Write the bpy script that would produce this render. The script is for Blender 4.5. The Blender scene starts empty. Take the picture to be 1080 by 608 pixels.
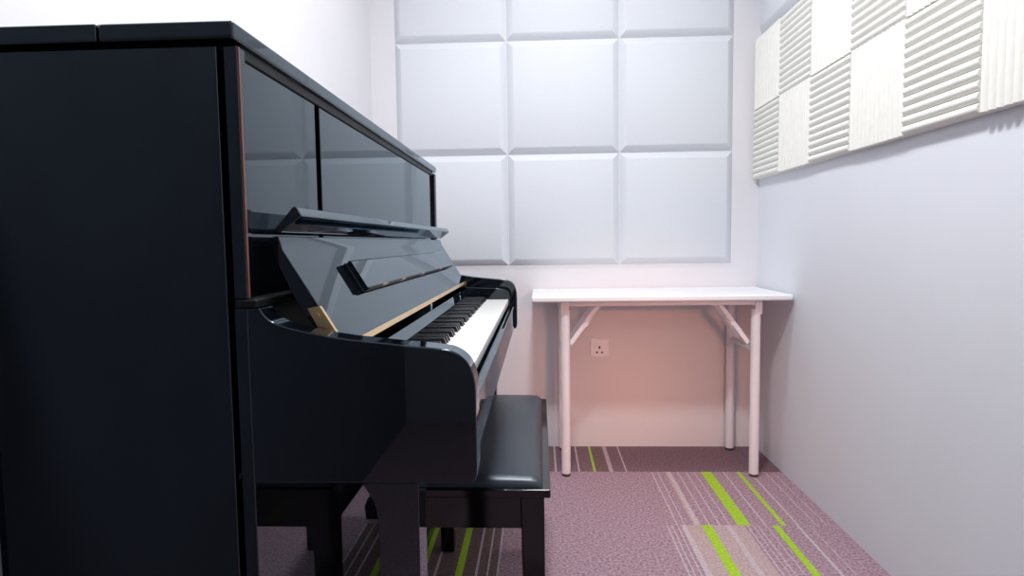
import bpy, bmesh, math, random
from mathutils import Vector, Matrix
random.seed(4)
C = bpy.context.scene.collection
SC = bpy.context.scene

# ------------------------------------------------------------------ materials
def mat(name, col, rough=.5, spec=.5, metal=0, noise=None, bump=None, coat=0, tint=None, mix=None):
    """noise=(scale, amount): value variation; mix=(colour, scale): mottled second colour; bump=(scale, strength, distance)."""
    m = bpy.data.materials.new(name); m.use_nodes = True
    nt = m.node_tree; N = nt.nodes; L = nt.links
    b = N['Principled BSDF']
    b.inputs['Base Color'].default_value = (*col, 1)
    b.inputs['Roughness'].default_value = rough
    b.inputs['Specular IOR Level'].default_value = spec
    b.inputs['Metallic'].default_value = metal
    if coat:
        b.inputs['Coat Weight'].default_value = coat; b.inputs['Coat Roughness'].default_value = .02
    if tint: b.inputs['Specular Tint'].default_value = (*tint, 1)
    tc = N.new('ShaderNodeTexCoord')
    if noise or mix:
        sc, am = noise if noise else (mix[1], 0)
        nz = N.new('ShaderNodeTexNoise'); nz.inputs['Scale'].default_value = sc; nz.inputs['Detail'].default_value = 4
        L.new(tc.outputs['Object'], nz.inputs['Vector'])
        rp = N.new('ShaderNodeValToRGB'); e = rp.color_ramp.elements
        e[0].position = .3; e[1].position = .7
        c2 = mix[0] if mix else tuple(min(1, c*(1+am)) for c in col)
        c1 = col if mix else tuple(c*(1-am) for c in col)
        e[0].color = (*c1, 1); e[1].color = (*c2, 1)
        L.new(nz.outputs['Fac'], rp.inputs['Fac']); L.new(rp.outputs['Color'], b.inputs['Base Color'])
    if bump:
        nb = N.new('ShaderNodeTexNoise'); nb.inputs['Scale'].default_value = bump[0]; nb.inputs['Detail'].default_value = 3
        L.new(tc.outputs['Object'], nb.inputs['Vector'])
        bp = N.new('ShaderNodeBump'); bp.inputs['Strength'].default_value = bump[1]; bp.inputs['Distance'].default_value = bump[2]
        L.new(nb.outputs['Fac'], bp.inputs['Height']); L.new(bp.outputs['Normal'], b.inputs['Normal'])
    return m

M = {}
M['wall']    = mat('wall_paint', (.75, .74, .765), .6, .3, noise=(3, .015), bump=(180, .06, .001))
M['wallr']   = mat('wall_paint_cool', (.72, .745, .79), .55, .3, noise=(2, .015), bump=(180, .06, .001))
M['wallf']   = mat('wall_paint_grey', (.36, .38, .42), .6, .3, noise=(3, .02))
M['ceil']    = mat('ceiling_paint', (.82, .82, .82), .8, .2, noise=(4, .02))
M['panel']   = mat('panel_fabric', (.69, .72, .755), .9, .1, noise=(900, .05), bump=(1200, .15, .0006))
M['foam']    = mat('foam_ivory', (.82, .82, .77), .9, .1, noise=(40, .02), bump=(700, .05, .0004))
M['black']   = mat('black_polish', (.0035, .004, .0055), .025, .5, coat=0, tint=(.86, .95, 1.0), noise=(2, .1))
def lacquer(name, base, gloss, rough, ior=1.5):
    m = bpy.data.materials.new(name); m.use_nodes = True
    nt = m.node_tree; N = nt.nodes; L = nt.links
    N.remove(N['Principled BSDF'])
    df = N.new('ShaderNodeBsdfDiffuse'); gl = N.new('ShaderNodeBsdfGlossy'); fr = N.new('ShaderNodeFresnel'); mx = N.new('ShaderNodeMixShader')
    nz = N.new('ShaderNodeTexNoise'); nz.inputs['Scale'].default_value = 1.5
    tc = N.new('ShaderNodeTexCoord'); L.new(tc.outputs['Object'], nz.inputs['Vector'])
    mr = N.new('ShaderNodeMapRange'); mr.inputs['To Min'].default_value = rough*.8; mr.inputs['To Max'].default_value = rough*1.2
    L.new(nz.outputs['Fac'], mr.inputs['Value']); L.new(mr.outputs['Result'], gl.inputs['Roughness'])
    df.inputs['Color'].default_value = (*base, 1); gl.inputs['Color'].default_value = (*gloss, 1); fr.inputs['IOR'].default_value = ior
    L.new(fr.outputs['Fac'], mx.inputs['Fac']); L.new(df.outputs['BSDF'], mx.inputs[1]); L.new(gl.outputs['BSDF'], mx.inputs[2])
    L.new(mx.outputs['Shader'], N['Material Output'].inputs['Surface'])
    return m
M['black']   = lacquer('black_polish', (.0025, .003, .005), (.80, .92, 1.0), .02, 1.68)
M['dark_slab']    = mat('slab_charcoal', (.15, .175, .215), .5, .3, noise=(5, .1))
M['matte']   = mat('black_matte', (.004, .004, .005), .5, .3, noise=(30, .1))
M['brass']   = mat('brass', (.83, .58, .30), .28, .5, 1, noise=(20, .06))
M['copper']  = mat('copper', (.50, .22, .13), .35, .5, 1, noise=(20, .06))
M['redbrown']    = mat('red_brown_edge', (.22, .075, .055), .45, .5, noise=(40, .2))
M['ivory']   = mat('key_white', (.90, .90, .88), .18, .5, noise=(4, .02))
M['ebony']   = mat('key_black', (.008, .009, .012), .25, .5, noise=(60, .2))
M['leather'] = mat('black_leather', (.014, .020, .030), .36, .7, noise=(8, .2), bump=(420, .18, .001), tint=(.85, .94, 1.0))
M['benchw']  = mat('bench_lacquer', (.004, .004, .005), .10, .5, noise=(10, .2))
M['tablew']  = mat('table_laminate', (.88, .89, .92), .35, .4, noise=(6, .01))
M['steel']   = mat('white_enamel', (.86, .83, .86), .3, .5, noise=(12, .02))
M['rubber']  = mat('grey_rubber', (.06, .055, .06), .7, .3, noise=(60, .2))
M['plastic'] = mat('socket_plastic', (.90, .90, .96), .3, .5, noise=(20, .01))
M['hole']    = mat('socket_hole', (.05, .04, .045), .8, .2, noise=(80, .1))
def carpet(n, c, c2): return mat(n, c, .95, .1, mix=(c2, 110), bump=(300, .5, .003))
CP = [carpet('carpet_mauve', (.22, .135, .17), (.52, .36, .41)),
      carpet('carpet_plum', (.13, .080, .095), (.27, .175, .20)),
      carpet('carpet_cream_thread', (.42, .34, .37), (.62, .53, .54)),
      carpet('carpet_green', (.28, .46, .03), (.46, .68, .06)),
      carpet('carpet_beige', (.38, .275, .275), (.56, .43, .42)),
      carpet('carpet_umber', (.12, .075, .075), (.24, .16, .15))]

# ------------------------------------------------------------------ helpers
def BM(): return bmesh.new()
def box(bm, lo, hi):
    x0, y0, z0 = lo; x1, y1, z1 = hi
    v = [bm.verts.new(p) for p in ((x0,y0,z0),(x1,y0,z0),(x1,y1,z0),(x0,y1,z0),(x0,y0,z1),(x1,y0,z1),(x1,y1,z1),(x0,y1,z1))]
    for f in ((0,3,2,1),(4,5,6,7),(0,1,5,4),(1,2,6,5),(2,3,7,6),(3,0,4,7)): bm.faces.new([v[i] for i in f])
    return bm
def prism(bm, prof, y0, y1):
    """(x, z) outline extruded along y."""
    a = [bm.verts.new((x, y0, z)) for x, z in prof]; b = [bm.verts.new((x, y1, z)) for x, z in prof]
    n = len(prof)
    bm.faces.new(a); bm.faces.new(b[::-1])
    for i in range(n): bm.faces.new([a[i], b[i], b[(i+1) % n], a[(i+1) % n]])
    bmesh.ops.recalc_face_normals(bm, faces=bm.faces[:])
    return bm
def bar(bm, p, q, w, h, up=(0, 0, 1)):
    """flat bar from p to q, width w (sideways) and height h."""
    p = Vector(p); q = Vector(q); d = (q-p).normalized(); u = Vector(up)
    s = d.cross(u).normalized(); u = s.cross(d)
    vs = []
    for c in (p, q):
        for a, b_ in ((-1,-1),(1,-1),(1,1),(-1,1)): vs.append(bm.verts.new(c + s*a*w/2 + u*b_*h/2))
    for f in ((3,2,1,0),(4,5,6,7),(0,1,5,4),(1,2,6,5),(2,3,7,6),(3,0,4,7)): bm.faces.new([vs[i] for i in f])
    bmesh.ops.recalc_face_normals(bm, faces=bm.faces[:])
    return bm
def tube(bm, p, q, r, r2=None, n=24):
    p = Vector(p); q = Vector(q); d = (q-p).normalized()
    s = d.orthogonal().normalized(); t = d.cross(s); r2 = r if r2 is None else r2
    a = [bm.verts.new(p + (s*math.cos(k*2*math.pi/n)+t*math.sin(k*2*math.pi/n))*r) for k in range(n)]
    b = [bm.verts.new(q + (s*math.cos(k*2*math.pi/n)+t*math.sin(k*2*math.pi/n))*r2) for k in range(n)]
    bm.faces.new(a[::-1]); bm.faces.new(b)
    for i in range(n): bm.faces.new([a[i], a[(i+1) % n], b[(i+1) % n], b[i]])
    bmesh.ops.recalc_face_normals(bm, faces=bm.faces[:])
    return bm
def obj(name, bm, m, parent=None, bevel=0, seg=3, ang=30):
    me = bpy.data.meshes.new(name); bm.to_mesh(me); bm.free()
    for x in (m if isinstance(m, list) else [m]): me.materials.append(x)
    for p in me.polygons: p.use_smooth = True
    me.set_sharp_from_angle(angle=math.radians(ang))
    o = bpy.data.objects.new(name, me); C.objects.link(o)
    if parent:
        o.parent = parent
        r = parent
        off = Vector((0, 0, 0))
        while r: off += r.location; r = r.parent
        me.transform(Matrix.Translation(-off))
    if bevel:
        md = o.modifiers.new('bevel', 'BEVEL'); md.width = bevel; md.segments = seg
        md.limit_method = 'ANGLE'; md.angle_limit = math.radians(35)
        md.harden_normals = True
    return o
def thing(name, label, cat, loc, group=None):
    o = bpy.data.objects.new(name, None); C.objects.link(o); o.location = loc
    o.empty_display_size = .1
    return tag(o, label, cat, group)
def tag(o, label, cat, group=None):
    o['label'] = label; o['category'] = cat
    if group: o['group'] = group
    return o
def struct(name, bm, m):
    o = obj(name, bm, m); o['kind'] = 'structure'; return o
def quad(pts):
    bm = BM(); bm.faces.new([bm.verts.new(p) for p in pts]); return bm
def smooth_pts(pts, n=6):
    """Catmull-Rom through the points."""
    P = [Vector((a, b)) for a, b in pts]; P = [P[0]*2-P[1]] + P + [P[-1]*2-P[-2]]
    out = []
    for i in range(1, len(P)-2):
        p0, p1, p2, p3 = P[i-1:i+3]
        for k in range(n):
            t = k/n
            q = .5*((2*p1)+(p2-p0)*t+(2*p0-5*p1+4*p2-p3)*t*t+(3*p1-p0-3*p2+p3)*t**3)
            out.append((q.x, q.y))
    out.append(tuple(P[-2])); return out

# ------------------------------------------------------------------ the room
XL, XR, YB, YF, ZC = -.79, 1.03, 3.03, -1.9, 2.62
struct('wall_left',  quad([(XL,YF,0),(XL,YB,0),(XL,YB,ZC),(XL,YF,ZC)]), M['wall'])
struct('wall_right', quad([(XR,YB,0),(XR,YF,0),(XR,YF,ZC),(XR,YB,ZC)]), M['wallr'])
struct('wall_back',  quad([(XL,YB,0),(XR,YB,0),(XR,YB,ZC),(XL,YB,ZC)]), M['wall'])
struct('wall_front', quad([(XR,YF,0),(XL,YF,0),(XL,YF,ZC),(XR,YF,ZC)]), M['wallf'])
struct('dark_slab_1', box(BM(), (XL, -1.88, 0), (XL+.035, .72, 2.05)), M['dark_slab'])  # unseen dark slab added so the piano's side reflects something dark
struct('ceiling',    quad([(XL,YB,ZC),(XR,YB,ZC),(XR,YF,ZC),(XL,YF,ZC)]), M['ceil'])

# carpet tiles: rows of loop-pile tiles with woven stripes running along y (material per strip)
T = 2; G = 3; B = 4; U = 5
rows = [
  (2.69, YB, 1, [(-.26,-.25,T),(-.12,-.112,T),(.058,.066,T),(.160,.167,T),(.226,.236,G),(.240,.29,U),(.294,.312,B),(.365,.371,T)]),  # darker plum tile tone, partly painting in the table's shadow
  (2.175, 2.69, 0, [(-.62,-.61,T),(-.42,-.40,G),(-.39,-.36,U),(-.33,-.32,T),
     (.472,.477,T),(.498,.502,T),(.532,.540,B),(.540,.556,T),(.584,.589,T),(.620,.625,T),(.655,.659,T),(.685,.730,G),(.778,.784,T),(.836,.852,G),(.890,.897,T),(.955,.959,T),(.99,.993,T)]),
  (1.66, 2.175, 0, [(-.46,-.44,T),(-.43,-.39,U),(-.39,-.36,G),(-.36,-.33,U),(-.33,-.322,T),(-.322,-.265,U),(-.265,-.243,G),(-.243,-.205,U),(-.205,-.198,T),(-.198,-.17,U),(-.17,-.165,T),(-.165,-.14,U),(-.14,-.134,T),
     (.436,.441,T),(.453,.457,T),(.472,.476,T),(.487,.505,T),(.505,.558,B),(.558,.592,G),(.592,.643,B),(.643,.660,T),(.660,.705,B),(.714,.719,T),(.735,.738,T),(.751,.755,T),(.780,.783,T),(.803,.826,G),(.886,.895,T),(.93,.933,T)]),
  (1.145, 1.66, 0, [(-.40,-.38,T),(-.30,-.26,U),(-.26,-.235,G),(-.21,-.20,T),(.50,.51,T),(.60,.64,G),(.70,.71,T),(.80,.83,B)]),
  (.63, 1.145, 1, [(-.5,-.49,T),(-.4,-.38,G),(.1,.11,T),(.35,.36,B),(.6,.62,T)]),
  (.115, .63, 0, [(-.3,-.28,T),(.2,.24,G),(.5,.51,T)]),
  (YF, .115, 0, []),
]
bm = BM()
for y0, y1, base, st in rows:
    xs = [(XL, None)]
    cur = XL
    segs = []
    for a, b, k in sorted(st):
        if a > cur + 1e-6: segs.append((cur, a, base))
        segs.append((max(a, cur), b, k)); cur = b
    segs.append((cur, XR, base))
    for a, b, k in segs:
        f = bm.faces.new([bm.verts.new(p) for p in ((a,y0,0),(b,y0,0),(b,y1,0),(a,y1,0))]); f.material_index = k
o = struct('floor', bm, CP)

# ------------------------------------------------------------------ square acoustic panels
def pan(S=.5245, d=.027, e=.030):
    """fabric wrapped panel with chamfered rim, back on y=0, front toward -y, centred in x, base z=0."""
    bm = BM(); h = S/2
    rings = [(0, 0), (.006, .004), (d-.003, e-.003), (d, e+.004)]
    vs = []
    for dep, ins in rings:
        vs.append([bm.verts.new(p) for p in ((-h+ins,-dep,ins),(h-ins,-dep,ins),(h-ins,-dep,S-ins),(-h+ins,-dep,S-ins))])
    for a, b in zip(vs, vs[1:]):
        for i in range(4): bm.faces.new([a[i], a[(i+1)%4], b[(i+1)%4], b[i]])
    bm.faces.new(vs[-1]); bm.faces.new(vs[0][::-1])
    bmesh.ops.recalc_face_normals(bm, faces=bm.faces[:])
    return bm
names = {
 (0,0): 'pale grey square acoustic panel on back wall, top row, left column against bare wall',
 (0,1): 'pale grey square acoustic panel on back wall, top row, middle column',
 (0,2): 'pale grey square acoustic panel on back wall, top row, right column by the corner',
 (1,0): 'pale grey square acoustic panel, middle row, left column, partly behind the piano lid corner',
 (1,1): 'pale grey square acoustic panel at the very centre of the back wall grid',
 (1,2): 'pale grey square acoustic panel, middle row, right column near the ribbed foam',
 (2,0): 'pale grey square acoustic panel, bottom row, left column, half hidden behind the piano',
 (2,1): 'pale grey square acoustic panel, bottom row, middle column, above left part of table',
 (2,2): 'pale grey square acoustic panel, bottom row, right column, above right part of white table',
}
p0 = None
for (r, c), lab in names.items():
    if p0 is None: p0 = o = obj('acoustic_panel', pan(), M['panel'])
    else: o = p0.copy(); C.objects.link(o)
    o.location = (-.410 + .5265*c, YB+.001, 1.9405 - .5255*r)
    tag(o, lab, 'acoustic panel', 'square acoustic panels')
o = p0.copy(); C.objects.link(o)
o.rotation_euler = (0, 0, -math.pi/2); o.location = (XR+.001, 2.742, 1.926)
tag(o, 'pale blue-grey square acoustic panel on right wall above the ribbed foam tiles', 'acoustic panel', 'square acoustic panels')

# ------------------------------------------------------------------ ribbed foam tiles on the right wall
TW, TH = .302, .315
def foam(nr=12, base=.021, hgt=.036, vertical=False):
    """wedge-rib foam tile: local x along wall (0..TW), z up, back at y=0, ribs toward -y."""
    bm = BM()
    Lr, Wd = (TW, TH) if not vertical else (TH, TW)
    g = .0012
    prof = [(g, 0), (g, base)]
    p = (Wd-2*g)/nr
    for k in range(nr):
        s = g + k*p
        for t, h in ((.05, .38), (.14, .66), (.28, .88), (.42, .98), (.58, .98), (.72, .88), (.86, .66), (.95, .38)):
            prof.append((s+t*p, base + (hgt-base)*h))
        prof.append((s+p, base))
    prof.append((Wd-g, 0))
    def P(u, d, w): return (w, -d, u) if not vertical else (u, -d, w)
    a = [bm.verts.new(P(u, d, g)) for u, d in prof]; b = [bm.verts.new(P(u, d, Lr-g)) for u, d in prof]
    n = len(prof)
    bm.faces.new(a); bm.faces.new(b)
    for i in range(n): bm.faces.new([a[i], b[i], b[(i+1)%n], a[(i+1)%n]])
    bmesh.ops.recalc_face_normals(bm, faces=bm.faces[:])
    return bm
fh = obj('foam_tile', foam(), M['foam'], ang=50); fv = obj('foam_tile', foam(vertical=True), M['foam'], ang=50)
fh.rotation_euler = fv.rotation_euler = (0, 0, -math.pi/2)
ords = ['first', 'second', 'third', 'fourth', 'fifth', 'sixth']
used = {id(fh): False, id(fv): False}
for r in range(2):
    for k in range(6 if r == 0 else 5):
        hor = (k + r) % 2 == 0
        src = fh if hor else fv
        if not used[id(src)]: o = src; used[id(src)] = True
        else: o = src.copy(); C.objects.link(o)
        o.location = (XR+.001, 3.012 - TW*k, 1.277 + TH*r)
        tag(o, 'ivory foam tile with %s ribs, %s from the corner in the %s foam row' %
            ('horizontal' if hor else 'upright', ords[k], 'lower' if r == 0 else 'upper'), 'foam tile', 'ribbed foam tiles')

# ------------------------------------------------------------------ wall socket
so = thing('wall_socket', 'small square white three-pin power socket on back wall under the table', 'socket', (.284, YB, .443))
obj('face_plate', box(BM(), (.240, YB-.009, .443), (.328, YB, .531)), M['plastic'], so, .004)
for nm, lo, hi in (('earth_hole', (.280,.484), (.288,.496)), ('pin_hole', (.267,.462), (.277,.469)), ('pin_hole', (.291,.462), (.301,.469))):
    obj(nm, box(BM(), (lo[0], YB-.0098, lo[1]), (hi[0], YB-.0088, hi[1])), M['hole'], so)
obj('switch_rocker', box(BM(), (.297, YB-.012, .500), (.307, YB-.0085, .516)), M['plastic'], so, .0015)

# ------------------------------------------------------------------ folding table
TX0, TX1, TY0, TY1 = -.035, 1.020, 2.575, 3.026
tb = thing('folding_table', 'white folding table with tubular legs against the back wall in the corner', 'table', (.49, 2.8, 0))
obj('tabletop', box(BM(), (TX0, TY0, .751), (TX1, TY1, .776)), M['tablew'], tb, .008, 4)
LX = (.105, .895); LY = (2.645, 2.985)
for i, x in enumerate(LX):
    for j, y in enumerate(LY):
        lg = obj('leg', tube(BM(), (x, y, .012), (x, y, .71), .0195), M['steel'], tb)
        obj('leg_sleeve', box(BM(), (x-.014+.006*(1 if i else -1), y-.019, .690), (x+.018+.006*(1 if i else -1)*.5, y+.019, .751)), M['steel'], lg, .003)
        obj('rubber_foot', tube(BM(), (x, y, 0), (x, y, .014), .0175, .0185), M['rubber'], lg)
    obj('crossbar', tube(BM(), (x, LY[0], .535), (x, LY[1], .535), .0105), M['steel'], tb)
for y in LY:
    obj('frame_rail', box(BM(), (LX[0]-.012, y-.012, .729), (LX[1]+.012, y+.012, .751)), M['steel'], tb, .003)
for s, x in ((1, LX[0]), (-1, LX[1])):
    for y in (2.665, 2.80):
        br = obj('brace', bar(BM(), (x+s*.022, y, .565), (x+s*.148, y, .738), .005, .019, (1, 0, 0)), M['steel'], tb, .0015)
        obj('brace_joint', tube(BM(), (x+s*.088, y-.009, .650), (x+s*.088, y+.009, .650), .011), M['steel'], br)

# ------------------------------------------------------------------ piano bench
bn = thing('piano_bench', 'black piano bench with a padded leather seat tucked under the keyboard', 'bench', (-.16, 1.64, 0))
bx0, bx1, by0, by1 = -.340, .018, 1.262, 2.020
obj('seat_rim', box(BM(), (bx0, by0, .474), (bx1, by1, .492)), M['benchw'], bn, .003)
def cushion():
    bm = BM(); nx, ny = 22, 40
    x0, x1, y0, y1 = bx0+.016, bx1-.016, by0+.012, by1-.012
    g = []
    for i in range(nx+1):
        row = []
        for j in range(ny+1):
            u, v = i/nx*2-1, j/ny*2-1
            # clustered toward the rim
            uu = math.sin(u*math.pi/2); vv = math.sin(v*math.pi/2)
            px = (x0+x1)/2 + uu*(x1-x0)/2; py = (y0+y1)/2 + vv*(y1-y0)/2
            ex = min(px-x0, x1-px); ey = min(py-y0, y1-py)
            f = lambda e, r: math.sqrt(max(0, 1-(1-min(e/r, 1))**2))
            z = .492 + .016*f(ex, .02)*f(ey, .02) + .012*f(ex, .15)*f(ey, .22)
            row.append(bm.verts.new((px, py, z)))
        g.append(row)
    for i in range(nx):
        for j in range(ny): bm.faces.new([g[i][j], g[i+1][j], g[i+1][j+1], g[i][j+1]])
    bot = [g[i][0] for i in range(nx)] + [g[nx][j] for j in range(ny)] + [g[i][ny] for i in range(nx, 0, -1)] + [g[0][j] for j in range(ny, 0, -1)]
    bm.faces.new(bot)
    bmesh.ops.recalc_face_normals(bm, faces=bm.faces[:])
    return bm
obj('seat_cushion', cushion(), M['leather'], bn, ang=60)
ax0, ax1, ay0, ay1 = bx0+.012, bx1-.013, by0+.012, by1-.012
ap = BM()
for lo, hi in (((ax0, ay0+.006, .402), (ax1, ay0+.022, .474)), ((ax0, ay1-.022, .402), (ax1, ay1-.006, .474)),
               ((ax0+.006, ay0+.02, .402), (ax0+.022, ay1-.02, .474)), ((ax1-.022, ay0+.02, .402), (ax1-.006, ay1-.02, .474))): box(ap, lo, hi)
obj('apron', ap, M['benchw'], bn, .001)
for sx in (0, 1):
    for sy in (0, 1):
        x = ax1-.050 if sx else ax0; y = ay1-.050 if sy else ay0
        bm = BM()
        t = [bm.verts.new(p) for p in ((x,y,.474),(x+.05,y,.474),(x+.05,y+.05,.474),(x,y+.05,.474))]
        k = .008
        xa, xb = (x+k, x+.05) if sx else (x, x+.05-k); ya, yb = (y+k, y+.05) if sy else (y, y+.05-k)
        b = [bm.verts.new(p) for p in ((xa,ya,0),(xb,ya,0),(xb,yb,0),(xa,yb,0))]
        bm.faces.new(t); bm.faces.new(b[::-1])
        for i in range(4): bm.faces.new([b[i], b[(i+1)%4], t[(i+1)%4], t[i]])
        bmesh.ops.recalc_face_normals(bm, faces=bm.faces[:])
        obj('leg', bm, M['benchw'], bn, .003)

# ------------------------------------------------------------------ upright piano
PY0, PY1 = .775, 2.262
pn = thing('upright_piano', 'glossy black upright piano with open keyboard along the left wall', 'piano', (-.45, 1.52, 0))
K = M['black']
def both(name, fn, m=K, bevel=.0015, seg=3):
    """mirror a piece to both ends of the piano: fn(depth0->y) gets a map from end depth to y."""
    out = []
    for s in (0, 1):
        ym = (lambda d: PY0 + d) if s == 0 else (lambda d: PY1 - d)
        out.append(obj(name, fn(ym), m, pn, bevel, seg))
    return out
# lids
obj('rear_lid', box(BM(), (-.745, .766, 1.251), (-.5375, 2.271, 1.273)), K, pn, .003)
obj('front_lid', box(BM(), (-.5355, .766, 1.251), (-.367, 2.271, 1.273)), K, pn, .0045)
obj('lid_hinge', tube(BM(), (-.5365, .772, 1.2715), (-.5365, 2.265, 1.2715), .0022, n=12), M['brass'], pn)
# ends
both('side_panel', lambda y: box(BM(), (-.716, min(y(0), y(.024)), 0), (-.3935, max(y(0), y(.024)), 1.2455)), bevel=.002)
both('front_post', lambda y: box(BM(), (-.3855, min(y(.002), y(.024)), .933), (-.3685, max(y(.002), y(.024)), 1.2455)))
both('front_post', lambda y: box(BM(), (-.3865, min(y(.002), y(.024)), .0), (-.3695, max(y(.002), y(.024)), .921)))
obj('inner_case', box(BM(), (-.695, .795, .02), (-.3925, 2.242, 1.2505)), M['matte'], pn)
obj('ledge_rail', box(BM(), (-.3855, PY0, .9215), (-.3555, PY1, .9325)), M['matte'], pn, .003)
obj('top_frame', box(BM(), (-.39, .80, 1.238), (-.374, 2.237, 1.2505)), M['matte'], pn)
# upper front panels
obj('upper_panel', box(BM(), (-.392, .8005, .93), (-.3775, 1.070, 1.245)), K, pn, .0015)
obj('upper_panel', box(BM(), (-.392, 1.093, .93), (-.3775, 2.2365, 1.245)), K, pn, .0015)
obj('lower_panel', box(BM(), (-.3925, .80, .10), (-.383, 2.237, .69)), K, pn, .002)
obj('bottom_rail', box(BM(), (-.69, .80, .0), (-.376, 2.237, .095)), K, pn, .002)
both('edge_strip', lambda y: box(BM(), (-.3687, min(y(.004), y(.0075)), .934), (-.3670, max(y(.004), y(.0075)), 1.245)), M['redbrown'], 0)  # thin red-brown strip along each post's front edge
# arms
armtop = smooth_pts([(-.3545,.9215),(-.349,.913),(-.338,.9035),(-.318,.896),(-.286,.8885),(-.244,.881),(-.178,.8735),(-.136,.8695)], 5)
corner = smooth_pts([(-.136,.8695),(-.112,.8655),(-.097,.857),(-.088,.845),(-.0825,.826),(-.0815,.80)], 6)
arm = [(-.3835,.9215)] + armtop + corner[1:] + [(-.0815,.709),(-.0835,.700),(-.089,.6945),(-.3835,.6945)]
both('arm', lambda y: prism(BM(), arm, min(y(.003), y(.044)), max(y(.003), y(.044))), bevel=.0022, seg=4)
# legs
leg = smooth_pts([(-.231,.694),(-.224,.684),(-.216,.668),(-.2115,.648),(-.2105,.62)], 6) + [(-.2125,.095),(-.159,.095),(-.1575,.694)]
both('leg', lambda y: prism(BM(), leg, min(y(.004), y(.054)), max(y(.004), y(.054))), bevel=.002)
toe = [(-.395,0),(-.395,.10),(-.16,.095),(-.13,.075),(-.12,.045),(-.125,0)]
both('toe_block', lambda y: prism(BM(), toe, min(y(.002), y(.058)), max(y(.002), y(.058))), bevel=.003)
# key bed, rail, blocks
obj('key_bed', box(BM(), (-.392, .818, .697), (-.100, 2.219, .735)), K, pn, .002)
obj('key_slip', box(BM(), (-.1045, .8195, .706), (-.0895, 2.2175, .7815)), K, pn, .003)
both('key_block', lambda y: prism(BM(), [(-.30,.735),(-.30,.850),(-.15,.843),(-.118,.838),(-.106,.829),(-.1035,.815),(-.1035,.735)],
     min(y(.0445), y(.106)), max(y(.0445), y(.106))), bevel=.002)
obj('key_frame', box(BM(), (-.30, .882, .735), (-.135, 2.155, .780)), M['matte'], pn)
obj('name_rail', prism(BM(), [(-.249,.8205),(-.2655,.8365),(-.285,.8365),(-.285,.815),(-.251,.815)], .882, 2.155), K, pn, .0008)
# keys (bass nearest the camera)
NW = 52; k0 = .8835; kp = (2.1535-.8835)/NW
wk = bk = None
for i in range(NW):
    if wk is None:
        wk = o = obj('white_key', prism(BM(), [(-.255,.784),(-.1095,.784),(-.1080,.789),(-.1080,.8035),(-.1090,.805),(-.255,.805)], k0+.0005, k0+kp-.0005), M['ivory'], pn, .0009, 2)
    else:
        o = wk.copy(); C.objects.link(o); o.location = (0, kp*i, 0)
        o.parent = pn
notes = 'ABCDEFG'
ybk = None
for i in range(NW-1):
    if notes[i % 7] in 'BE': continue
    y = k0 + kp*(i+1)
    if bk is None:
        bm = BM()
        lo = [(-.262, -.0062), (-.1785, -.0062), (-.1785, .0062), (-.262, .0062)]
        hi = [(-.262, -.0046), (-.1850, -.0044), (-.1850, .0044), (-.262, .0046)]
        a = [bm.verts.new((x, y+w, .800)) for x, w in lo]; b = [bm.verts.new((x, y+w, .8180)) for x, w in hi]
        bm.faces.new(a[::-1]); bm.faces.new(b)
        for q in range(4): bm.faces.new([a[q], a[(q+1)%4], b[(q+1)%4], b[q]])
        bmesh.ops.recalc_face_normals(bm, faces=bm.faces[:])
        bk = o = obj('black_key', bm, M['ebony'], pn, .0012, 2); ybk = y
    else:
        o = bk.copy(); C.objects.link(o); o.location = (0, y-ybk, 0); o.parent = pn
# fallboard, opened and leaning back
FY0, FY1 = .829, 2.208
back = smooth_pts([(-.278,.860),(-.305,.893),(-.325,.922),(-.344,.961),(-.354,.986),(-.357,1.002),(-.3545,1.0115),(-.3475,1.0125)], 5)
fb = obj('fallboard', prism(BM(), [(-.3425,.994),(-.2610,.8605)] + back, FY0, FY1), K, pn, .0012)
fr = obj('folding_rail', prism(BM(), [(-.3575,1.0160),(-.3265,1.0515),(-.3215,1.0505),(-.3150,1.0390),(-.3440,1.0175)], FY0, FY1), K, fb, .0015)
obj('brass_hinge', prism(BM(), [(-.2633,.8655),(-.2606,.8672),(-.2558,.8596),(-.2584,.8580)], FY0+.004, FY1-.002), M['brass'], fb, .0005)
for y0, y1 in ((FY0-.0035, FY0), (FY1, FY1+.0035)):
    sh = 0 if y0 < 1 else .008
    b = obj('hinge_bracket', prism(BM(), [(-.3110,.9155),(-.2935-sh,.9185),(-.2585-sh,.8610),(-.2865,.8685)], y0, y1+(.004 if y0 < 1 else 0)), M['brass'], fb, .0008)
    obj('screw', tube(BM(), (-.2985, y0-.0015, .905), (-.2985, y0+.001, .905), .0045, n=16), M['brass'], b)
for y0, y1 in ((FY0+.001, FY0+.02), (FY1-.018, FY1+.004)):
    obj('hinge_pin', tube(BM(), (-.268, y0, .853), (-.268, y1, .853), .009), M['copper'], fb)
obj('bracket_foot', box(BM(), (-.315, .8195, .880), (-.278, .8290, .8855)), M['brass'], fb, .001)
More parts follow.
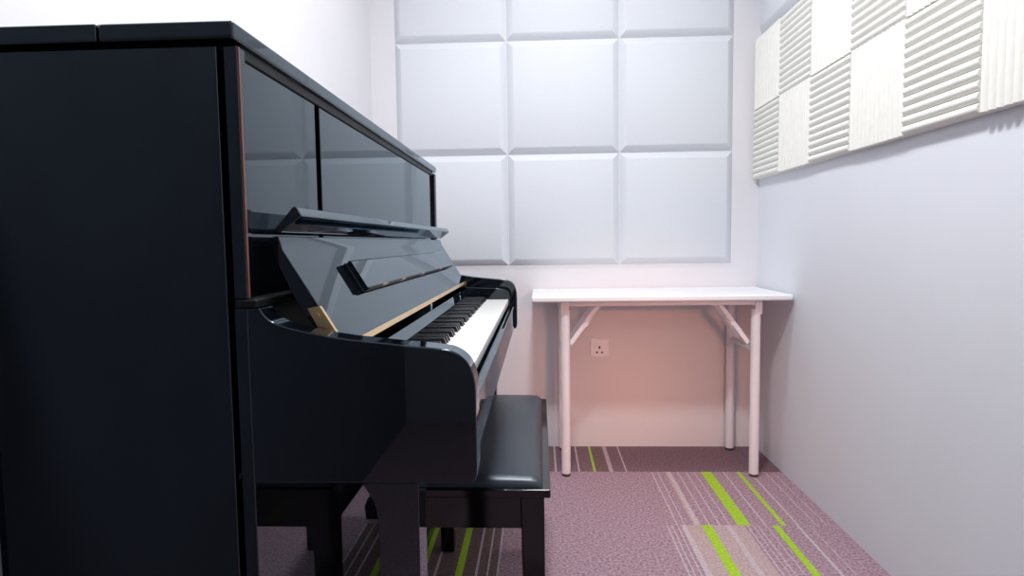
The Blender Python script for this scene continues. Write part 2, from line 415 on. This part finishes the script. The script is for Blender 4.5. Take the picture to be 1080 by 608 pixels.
# folding music ledge on the fallboard face (two hinged leaves)
n = Vector((.854, .520)); d = Vector((.520, -.854)); P1 = Vector((-.3265, .967)); Lg = .054
def leaf(off, th, rad=.003):
    a = P1 + n*off
    pts = [a + n*th*.0 + d*rad, a + n*th*.18 + d*rad*.3, a + n*th*.5, a + n*th*.82 + d*rad*.3, a + n*th + d*rad, a + n*th + d*Lg, a + d*Lg]
    return [(p.x, p.y) for p in pts]
ml = obj('music_ledge', prism(BM(), leaf(.0004, .0068), 1.030, 2.07), K, fb, .0006)
obj('ledge_leaf', prism(BM(), leaf(.0078, .0072), 1.034, 2.066), K, ml, .0006)
qq = P1 + n*.0085 + d*(Lg+.0008)
obj('ledge_edge', bar(BM(), (qq.x, 1.045, qq.y), (qq.x, 2.06, qq.y), .0035, .0105, (n.x, 0, n.y)), M['matte'], ml)
for y in (1.14, 1.30, 1.52, 1.80):
    q = P1 + n*.0105 + d*(Lg+.0008)
    obj('ledge_hinge', bar(BM(), (q.x, y, q.y), (q.x, y+.035, q.y), .004, .008, (n.x, 0, n.y)), M['copper'], ml, .0004)

# ------------------------------------------------------------------ lamps and added fills
def area(name, loc, size, power, col, rot=(0, 0, 0), shape='DISK', sy=None):
    l = bpy.data.lights.new(name, 'AREA'); l.energy = power; l.color = col; l.shape = shape; l.size = size
    if sy: l.size_y = sy
    o = bpy.data.objects.new(name, l); C.objects.link(o); o.location = loc; o.rotation_euler = rot
    return o
area('ceiling_lamp', (0.02, 1.10, ZC-.02), .26, 36, (.98, .98, 1.0))
area('ceiling_lamp', (0.10, 2.18, ZC-.02), .26, 10.5, (.98, .98, 1.0))
area('rear_fill', (0.12, YF+.06, 2.35), 1.5, 10, (.97, .97, 1.0), (math.radians(68), 0, 0), 'RECTANGLE', .45)  # soft fill added high behind the camera, no window there
wl = area('warm_fill', (0.62, -.8, 1.25), .25, 1.05, (1.0, .34, .16), (math.radians(75.5), 0, math.radians(3)))  # narrow warm fill added to tint the wall under the table orange
wl.data.spread = math.radians(25)

w = bpy.data.worlds.new('world'); SC.world = w; w.use_nodes = True
w.node_tree.nodes['Background'].inputs['Color'].default_value = (.8, .85, 1, 1)
w.node_tree.nodes['Background'].inputs['Strength'].default_value = .0

# ------------------------------------------------------------------ camera
F = 665.0; p, y, r = math.radians(4.141), math.radians(-2.533), math.radians(-.773)
f = Vector((math.sin(y)*math.cos(p), math.cos(y)*math.cos(p), -math.sin(p)))
rt = Vector((math.cos(y), -math.sin(y), 0)); up = rt.cross(f)
rr = math.cos(r)*rt + math.sin(r)*up; uu = -math.sin(r)*rt + math.cos(r)*up
cam = bpy.data.cameras.new('camera'); cam.sensor_width = 36; cam.lens = F/1080*36; cam.clip_start = .02
co = bpy.data.objects.new('camera', cam); C.objects.link(co)
m4 = Matrix((rr, uu, -f)).transposed().to_4x4(); m4.translation = (0, 0, 1.0)
co.matrix_world = m4
SC.camera = co
SC.view_settings.view_transform = 'Standard'
SC.view_settings.exposure = 0.0
SC.cycles.max_bounces = 12; SC.cycles.diffuse_bounces = 6; SC.cycles.glossy_bounces = 6
